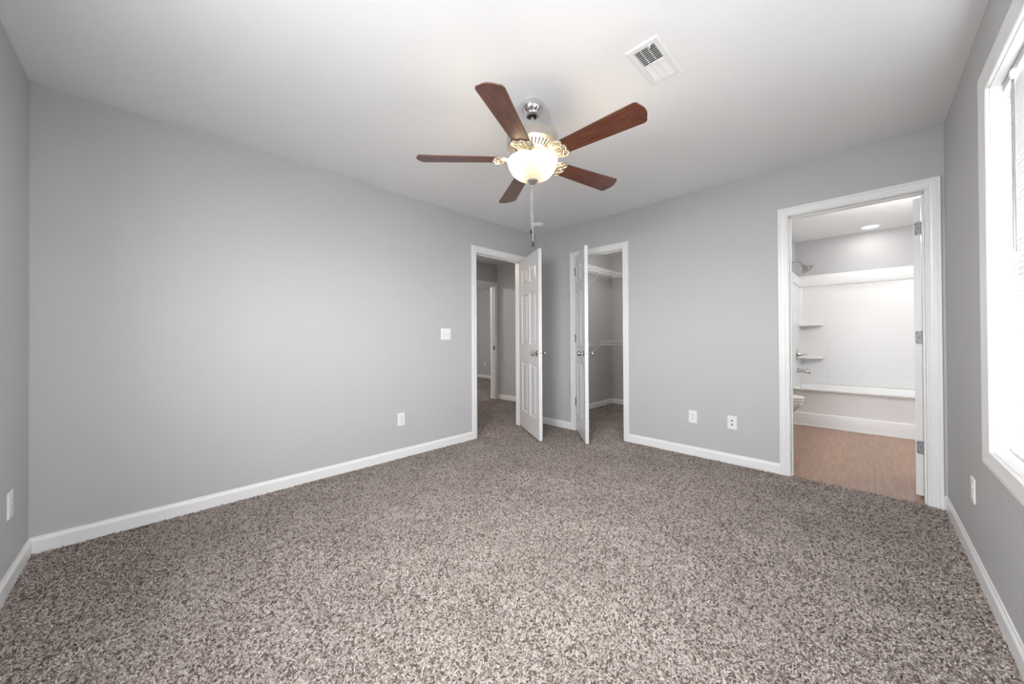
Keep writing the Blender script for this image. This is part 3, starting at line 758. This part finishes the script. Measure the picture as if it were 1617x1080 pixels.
# light bowl: open at the top
prof = []
for q in range(0, 15):
    a = PI / 2 * q / 14
    prof.append((.140 * math.cos(a) ** .85 if q < 14 else .012, z(2.108 - .106 * math.sin(a) ** 1.12)))
prof = [(.1395, z(2.114)), (.1425, z(2.112))] + prof
inner = [(max(r - .004, .012), zz + .004) for r, zz in reversed(prof[2:])] + [(.1355, z(2.114))]
bowl = MB().lathe(prof, 64, cap=False).build('light_bowl', M_bowl, fan, smooth=True, angle=60)
MB().lathe(inner + [prof[0]], 64, cap=False).build('bowl_lining', M_plast, bowl, smooth=True, angle=60)
MB().lathe([(.0001, z(2.0045)), (.031, z(2.0045)), (.032, z(2.000)), (.027, z(1.992)), (.016, z(1.986)), (.010, z(1.978)), (.006, z(1.976)), (.0085, z(1.970)), (.0085, z(1.966)), (.004, z(1.962)), (.0001, z(1.962))], 32, cap=False).build('finial', M_nickel, fan, smooth=True, angle=40)
MB().tube([(0, 0, z(2.10)), (0, 0, z(2.0))], .004, 8).build('centre_rod', M_nickel, fan)
for dx, dy, zb in ((-.0075, -.0065, 1.728), (.0015, -.002, 1.652)):
    mb = MB(); n = int((1.965 - zb) / .0042)
    for q in range(n):
        mb.lathe([(.0002, -.0016), (.0013, -.0009), (.0016, 0), (.0013, .0009), (.0002, .0016)], 6, T(dx, dy, z(1.965 - q * .0042)), cap=False)
    mb.tube([(dx, dy, z(1.968)), (dx, dy, z(zb))], .0007, 5)
    pc = mb.build('pull_chain', M_chrome, fan, smooth=True)
    MB().lathe([(.0012, .002), (.002, -.002), (.003, -.006), (.006, -.016), (.0072, -.023), (.006, -.028), (.002, -.031)], 16, T(dx, dy, z(zb))).build('pendant', M_black, pc, smooth=True)
    MB().lathe([(.001, .003), (.0026, .002), (.0026, -.004), (.001, -.005)], 10, T(dx, dy, z(zb + .115))).build('chain_coupling', M_chrome, pc, smooth=True)

# ------------------------------------------------------------------ closet shelves
def wire_shelf(name, axis, wall_c, a0, a1, zs, label, hooks, braces, wires_from):
    """axis 'y': along Y on the wall X=wall_c, depth +X ; axis 'x': along X on the wall Y=wall_c, depth -Y"""
    D = .305
    def P(a, d, zz): return (wall_c + d, a, zz) if axis == 'y' else (a, wall_c - d, zz)
    e = empty(name, P((a0 + a1) / 2, 0, zs), label=label, cat='shelf', group='wire shelves in the closet')
    I = at(e)
    mb = MB()
    n = int((a1 - a0) / .0254)
    for k in range(n + 1):
        a = a0 + .002 + (a1 - a0 - .004) * k / n
        mb.tube([P(a, .004, zs), P(a, D, zs), P(a, D + .002, zs - .028)], .0014, 5, I)
    for d in (.006, .155): mb.tube([P(a0, d, zs - .003), P(a1, d, zs - .003)], .0026, 6, I)
    mb.build('wire_deck', M_wire, e)
    mb = MB()
    for zz, r in ((zs + .0015, .0034), (zs - .028, .0034)): mb.tube([P(a0, D + .003, zz), P(a1, D + .003, zz)], r, 8, I)
    mb.build('front_lip', M_wire, e, smooth=True)
    rod = MB().tube([P(a0, D - .006, zs - .062), P(a1, D - .006, zs - .062)], .0048, 10, I).build('hanging_rod', M_wire, e, smooth=True)
    for a in hooks:
        pts = smooth_curve([P(a, D + .003, zs - .026), P(a, D + .006, zs - .050), P(a, D - .002, zs - .072), P(a, D - .012, zs - .070), P(a, D - .016, zs - .056)], 4)
        MB().tube(pts, .003, 6, I).build('rod_hook', M_wire, rod, smooth=True)
    for a in braces:
        MB().tube([P(a, D + .002, zs - .024), P(a, D - .006, zs - .034), P(a, .008, zs - .300), P(a, .003, zs - .325)], .0036, 8, I).build('support_brace', M_wire, e, smooth=True)
    return e
CX, CY = -3.045, 5.43
hk = [3.98, 4.30, 4.60, 4.93]
wire_shelf('wire_shelf', 'y', CX, YB + WT + .02, CY - .312, 2.112, 'upper white wire shelf along the closet left wall', hk, [3.95, 4.61], 0)
wire_shelf('wire_shelf', 'y', CX, YB + WT + .02, CY - .312, 1.052, 'lower white wire shelf along the closet left wall', hk, [3.95, 4.61], 0)
wire_shelf('wire_shelf', 'x', CY, CX + .004, -1.335, 2.112, 'upper white wire shelf across the closet back wall', [-2.70, -2.1, -1.6], [-2.62, -1.9], 0)
wire_shelf('wire_shelf', 'x', CY, CX + .004, -1.335, 1.052, 'lower white wire shelf across the closet back wall', [-2.70, -2.1, -1.6], [-2.62, -1.9], 0)

# ------------------------------------------------------------------ bathroom
TX0, TX1, TY0, TY1, TZ = -.700, .835, 5.68, 6.445, .455
tb = empty('bathtub', ((TX0 + TX1) / 2, (TY0 + TY1) / 2, 0), label='white bathtub with stepped apron in the bathroom alcove', cat='bathtub')
TI = at(tb)
mb = MB()
# apron profile swept along X
ap = [(TY0 + .012, -.004), (TY0 + .012, .140), (TY0 + .016, .150), (TY0 + .030, .160), (TY0 + .030, .400), (TY0 + .022, .425), (TY0 + .002, .436), (TY0, .442), (TY0, .452), (TY0 + .006, TZ)]
rimf = [(TY0 + .075, TZ)]
prof_t = ap + rimf
ra = [(TX0, y, zz) for y, zz in prof_t]; rb = [(TX1, y, zz) for y, zz in prof_t]
mb.loft([ra, rb], TI, closed=False, caps=False)
mb.build('apron', M_tub, tb, smooth=True, angle=30)
mb = MB()
def rr(x0, x1, y0, y1, r, zz, n=6):
    pts = []
    for cx, cy, a0 in ((x1 - r, y1 - r, 0), (x0 + r, y1 - r, PI / 2), (x0 + r, y0 + r, PI), (x1 - r, y0 + r, 3 * PI / 2)):
        for k in range(n + 1):
            a = a0 + PI / 2 * k / n; pts.append((cx + r * math.cos(a), cy + r * math.sin(a), zz))
    return pts
mb.loft([rr(TX0, TX1, TY0 + .02, TY1, .004, TZ - .002), rr(TX0 + .06, TX1 - .06, TY0 + .075, TY1 - .055, .10, TZ), rr(TX0 + .065, TX1 - .065, TY0 + .082, TY1 - .062, .10, TZ - .01),
         rr(TX0 + .10, TX1 - .18, TY0 + .13, TY1 - .11, .12, .12), rr(TX0 + .16, TX1 - .24, TY0 + .18, TY1 - .16, .10, .09)], TI, caps=False)
mb.add([(p[0], p[1], p[2]) for p in rr(TX0 + .16, TX1 - .24, TY0 + .18, TY1 - .16, .10, .09)], [tuple(range(28))], TI)
mb.build('basin', M_tub, tb, smooth=True, angle=40)
MB().lathe([(.032, 0), (.032, .004), (.026, .009), (.0001, .010)], 28, TI @ T(TX0 + .067, 6.06, .405) @ RY(PI / 2), cap=False).build('overflow_plate', M_satin, tb, smooth=True)
MB().box(TX0, TX1, TY0 - .004, TY0 + .014, -.006, .016).build('trim_5', M_trim, kind='structure', bevel=.004)

# surround
sr = empty('shower_surround', ((TX0 + TX1) / 2, 6.43, TZ), label='glossy white shower surround panels above the bathtub', cat='shower surround')
SI = at(sr)
SBY = 6.405; SLX = -.662
mb = MB()
# back panel with raised corner columns and a recessed centre field
mb.box(SLX, TX1, SBY + .010, 6.448, TZ + .001, 1.80, SI)
mb.build('back_panel', M_tub, sr)
mb = MB()
mb.box(SLX, -.378, SBY, SBY + .011, TZ + .001, 1.80, SI)
mb.box(-.378, TX1, SBY, SBY + .011, TZ + .001, .545, SI)
mb.build('raised_border', M_tub, sr, bevel=.006, seg=3)
mb = MB().box(SLX, TX1, SBY - .002, SBY + .012, .515, .522, SI)
mb.build('joint_ridge', M_tub, sr, bevel=.003)
mb = MB()
pr = [(6.448, 1.945), (6.430, 1.945), (6.385, 1.905), (6.380, 1.895), (6.380, 1.800), (6.386, 1.786), (6.448, 1.780)]
mb.loft([[(TX0, y, zz) for y, zz in pr], [(TX1, y, zz) for y, zz in pr]], SI)
mb.build('top_ledge', M_tub, sr, smooth=True, angle=25)
mb = MB()
mb.box(-.705, SLX, 5.70, 6.448, TZ + .001, 1.80, SI)
pr = [(-.705, 1.945), (-.690, 1.945), (-.648, 1.905), (-.643, 1.895), (-.643, 1.800), (-.648, 1.786), (-.705, 1.780)]
mb.loft([[(x, 5.69, zz) for x, zz in pr], [(x, 6.40, zz) for x, zz in pr]], SI)
mb.build('left_panel', M_tub, sr, bevel=.004)
mb = MB()
arc = [(SLX - .002, SBY + .002)]
for q in range(9):
    a = PI + PI / 2 * q / 8
    arc.append((SLX + .035 + .035 * math.cos(a), SBY - .035 - .035 * math.sin(a)))
mb.prism(arc, TZ + .001, 1.79, SI); mb.build('corner_cove', M_tub, sr, smooth=True, angle=40)
for zs in (1.262, .815):
    poly = [(SLX, SBY), (SLX, SBY - .150)]
    for q in range(13):
        a = PI / 2 * q / 12
        poly.append((SLX + .245 * math.sin(a), SBY - .150 * math.cos(a) ** .8))
    mb = MB().prism(poly, zs - .018, zs + .012, SI)
    mb.build('corner_shelf', M_tub, sr, bevel=.009, seg=3)
mb = MB().box(TX1 - .03, TX1 + .004, 5.70, 6.448, TZ + .001, 1.90, SI); mb.build('right_panel', M_tub, sr, bevel=.004)

# shower head
sh = empty('shower_fixture', (-.707, 6.05, 2.085), label='brushed nickel shower head on a bent arm above the surround', cat='shower head')
HI = Matrix.Identity(4)
MB().lathe([(.028, 0), (.026, .004), (.012, .008)], 24, RY(PI / 2)).build('wall_flange', M_satin, sh, smooth=True)
MB().tube(smooth_curve([(0, 0, 0), (.04, 0, .012), (.075, 0, .008), (.100, 0, -.020), (.112, 0, -.040)]), .008, 12).build('shower_arm', M_satin, sh, smooth=True)
HM = T(.112, 0, -.040) @ RY(R(180 - 38))
MB().lathe([(.012, -.012), (.016, 0), (.016, .014), (.020, .022), (.066, .075), (.070, .083), (.068, .088)], 32, HM, cap=False).build('head_cone', M_satin, sh, smooth=True, angle=40)
MB().lathe([(.068, .087), (.0001, .089)], 32, HM, cap=False).build('spray_face', M_hinge, sh)
# valve
tv = empty('tub_valve', (SLX, 6.05, .862), label='chrome round tub valve with a lever handle on the surround', cat='faucet valve')
MB().lathe([(.085, 0), (.083, .004), (.060, .010), (.030, .014), (.024, .030)], 36, RY(PI / 2), cap=False).build('escutcheon', M_satin, tv, smooth=True)
hd = MB().lathe([(.024, .016), (.024, .030), (.019, .042), (.016, .056), (.0001, .058)], 24, RY(PI / 2), cap=False).build('handle_hub', M_satin, tv, smooth=True)
MB().tube([(.050, 0, 0), (.075, -.01, .002), (.105, -.02, .004)], [.009, .007, .006], 10).build('lever', M_satin, hd, smooth=True)
# spout
ts = empty('tub_spout', (SLX, 6.05, .648), label='brushed nickel tub spout below the valve', cat='tub spout')
def ring(x, zc, hw, hh): return [(x, hw * math.cos(2 * PI * k / 16), zc + hh * math.sin(2 * PI * k / 16)) for k in range(16)]
MB().loft([ring(0, 0, .030, .030), ring(.006, 0, .030, .030), ring(.03, 0, .026, .026), ring(.085, -.006, .024, .023), ring(.118, -.012, .023, .024), ring(.132, -.022, .019, .020), ring(.136, -.030, .012, .013)]).build('spout_body', M_satin, ts, smooth=True, angle=50)
MB().tube([(.108, 0, .008), (.108, 0, .032)], [.004, .006], 10).build('diverter_knob', M_satin, ts, smooth=True)

# toilet facing +X
TLX, TLY = -1.195, 5.06
tl = empty('toilet', (TLX, TLY, -.006), label='white toilet with closed lid showing past the bathroom door frame', cat='toilet')
def egg(cx, hw, fr, bk, zz, n=28):
    pts = []
    for k in range(n):
        a = 2 * PI * k / n; c, s = math.cos(a), math.sin(a)
        pts.append((cx + (fr if c > 0 else bk) * c, hw * s, zz))
    return pts
bc = .435
MB().loft([egg(bc - .06, .105, .150, .20, 0), egg(bc - .06, .100, .140, .20, .05), egg(bc - .05, .105, .150, .20, .16), egg(bc - .02, .135, .190, .22, .26), egg(bc, .170, .245, .23, .33), egg(bc, .182, .265, .235, .375), egg(bc, .180, .262, .235, .392)]).build('bowl', M_porc, tl, smooth=True, angle=50)
MB().loft([egg(bc + .002, .184, .266, .205, .396), egg(bc + .002, .187, .270, .208, .402), egg(bc + .002, .187, .270, .208, .410), egg(bc + .002, .184, .266, .205, .414)]).build('seat', M_porc, tl, smooth=True, angle=50)
MB().loft([egg(bc + .002, .183, .265, .205, .419), egg(bc + .002, .186, .269, .208, .424), egg(bc + .002, .184, .266, .205, .434), egg(bc + .002, .165, .245, .185, .440)]).build('lid', M_porc, tl, smooth=True, angle=50)
MB().box(.006, .20, -.215, .215, .40, .745).build('tank', M_porc, tl, bevel=.02, seg=3)
MB().box(.001, .207, -.225, .225, .747, .785).build('tank_lid', M_porc, tl, bevel=.01, seg=3)
MB().tube([(.205, -.15, .69), (.225, -.15, .69), (.230, -.09, .685)], .007, 8).build('flush_lever', M_chrome, tl, smooth=True)
MB().box(.10, .26, -.11, .11, .30, .398).build('tank_base', M_porc, tl, bevel=.02, seg=3)
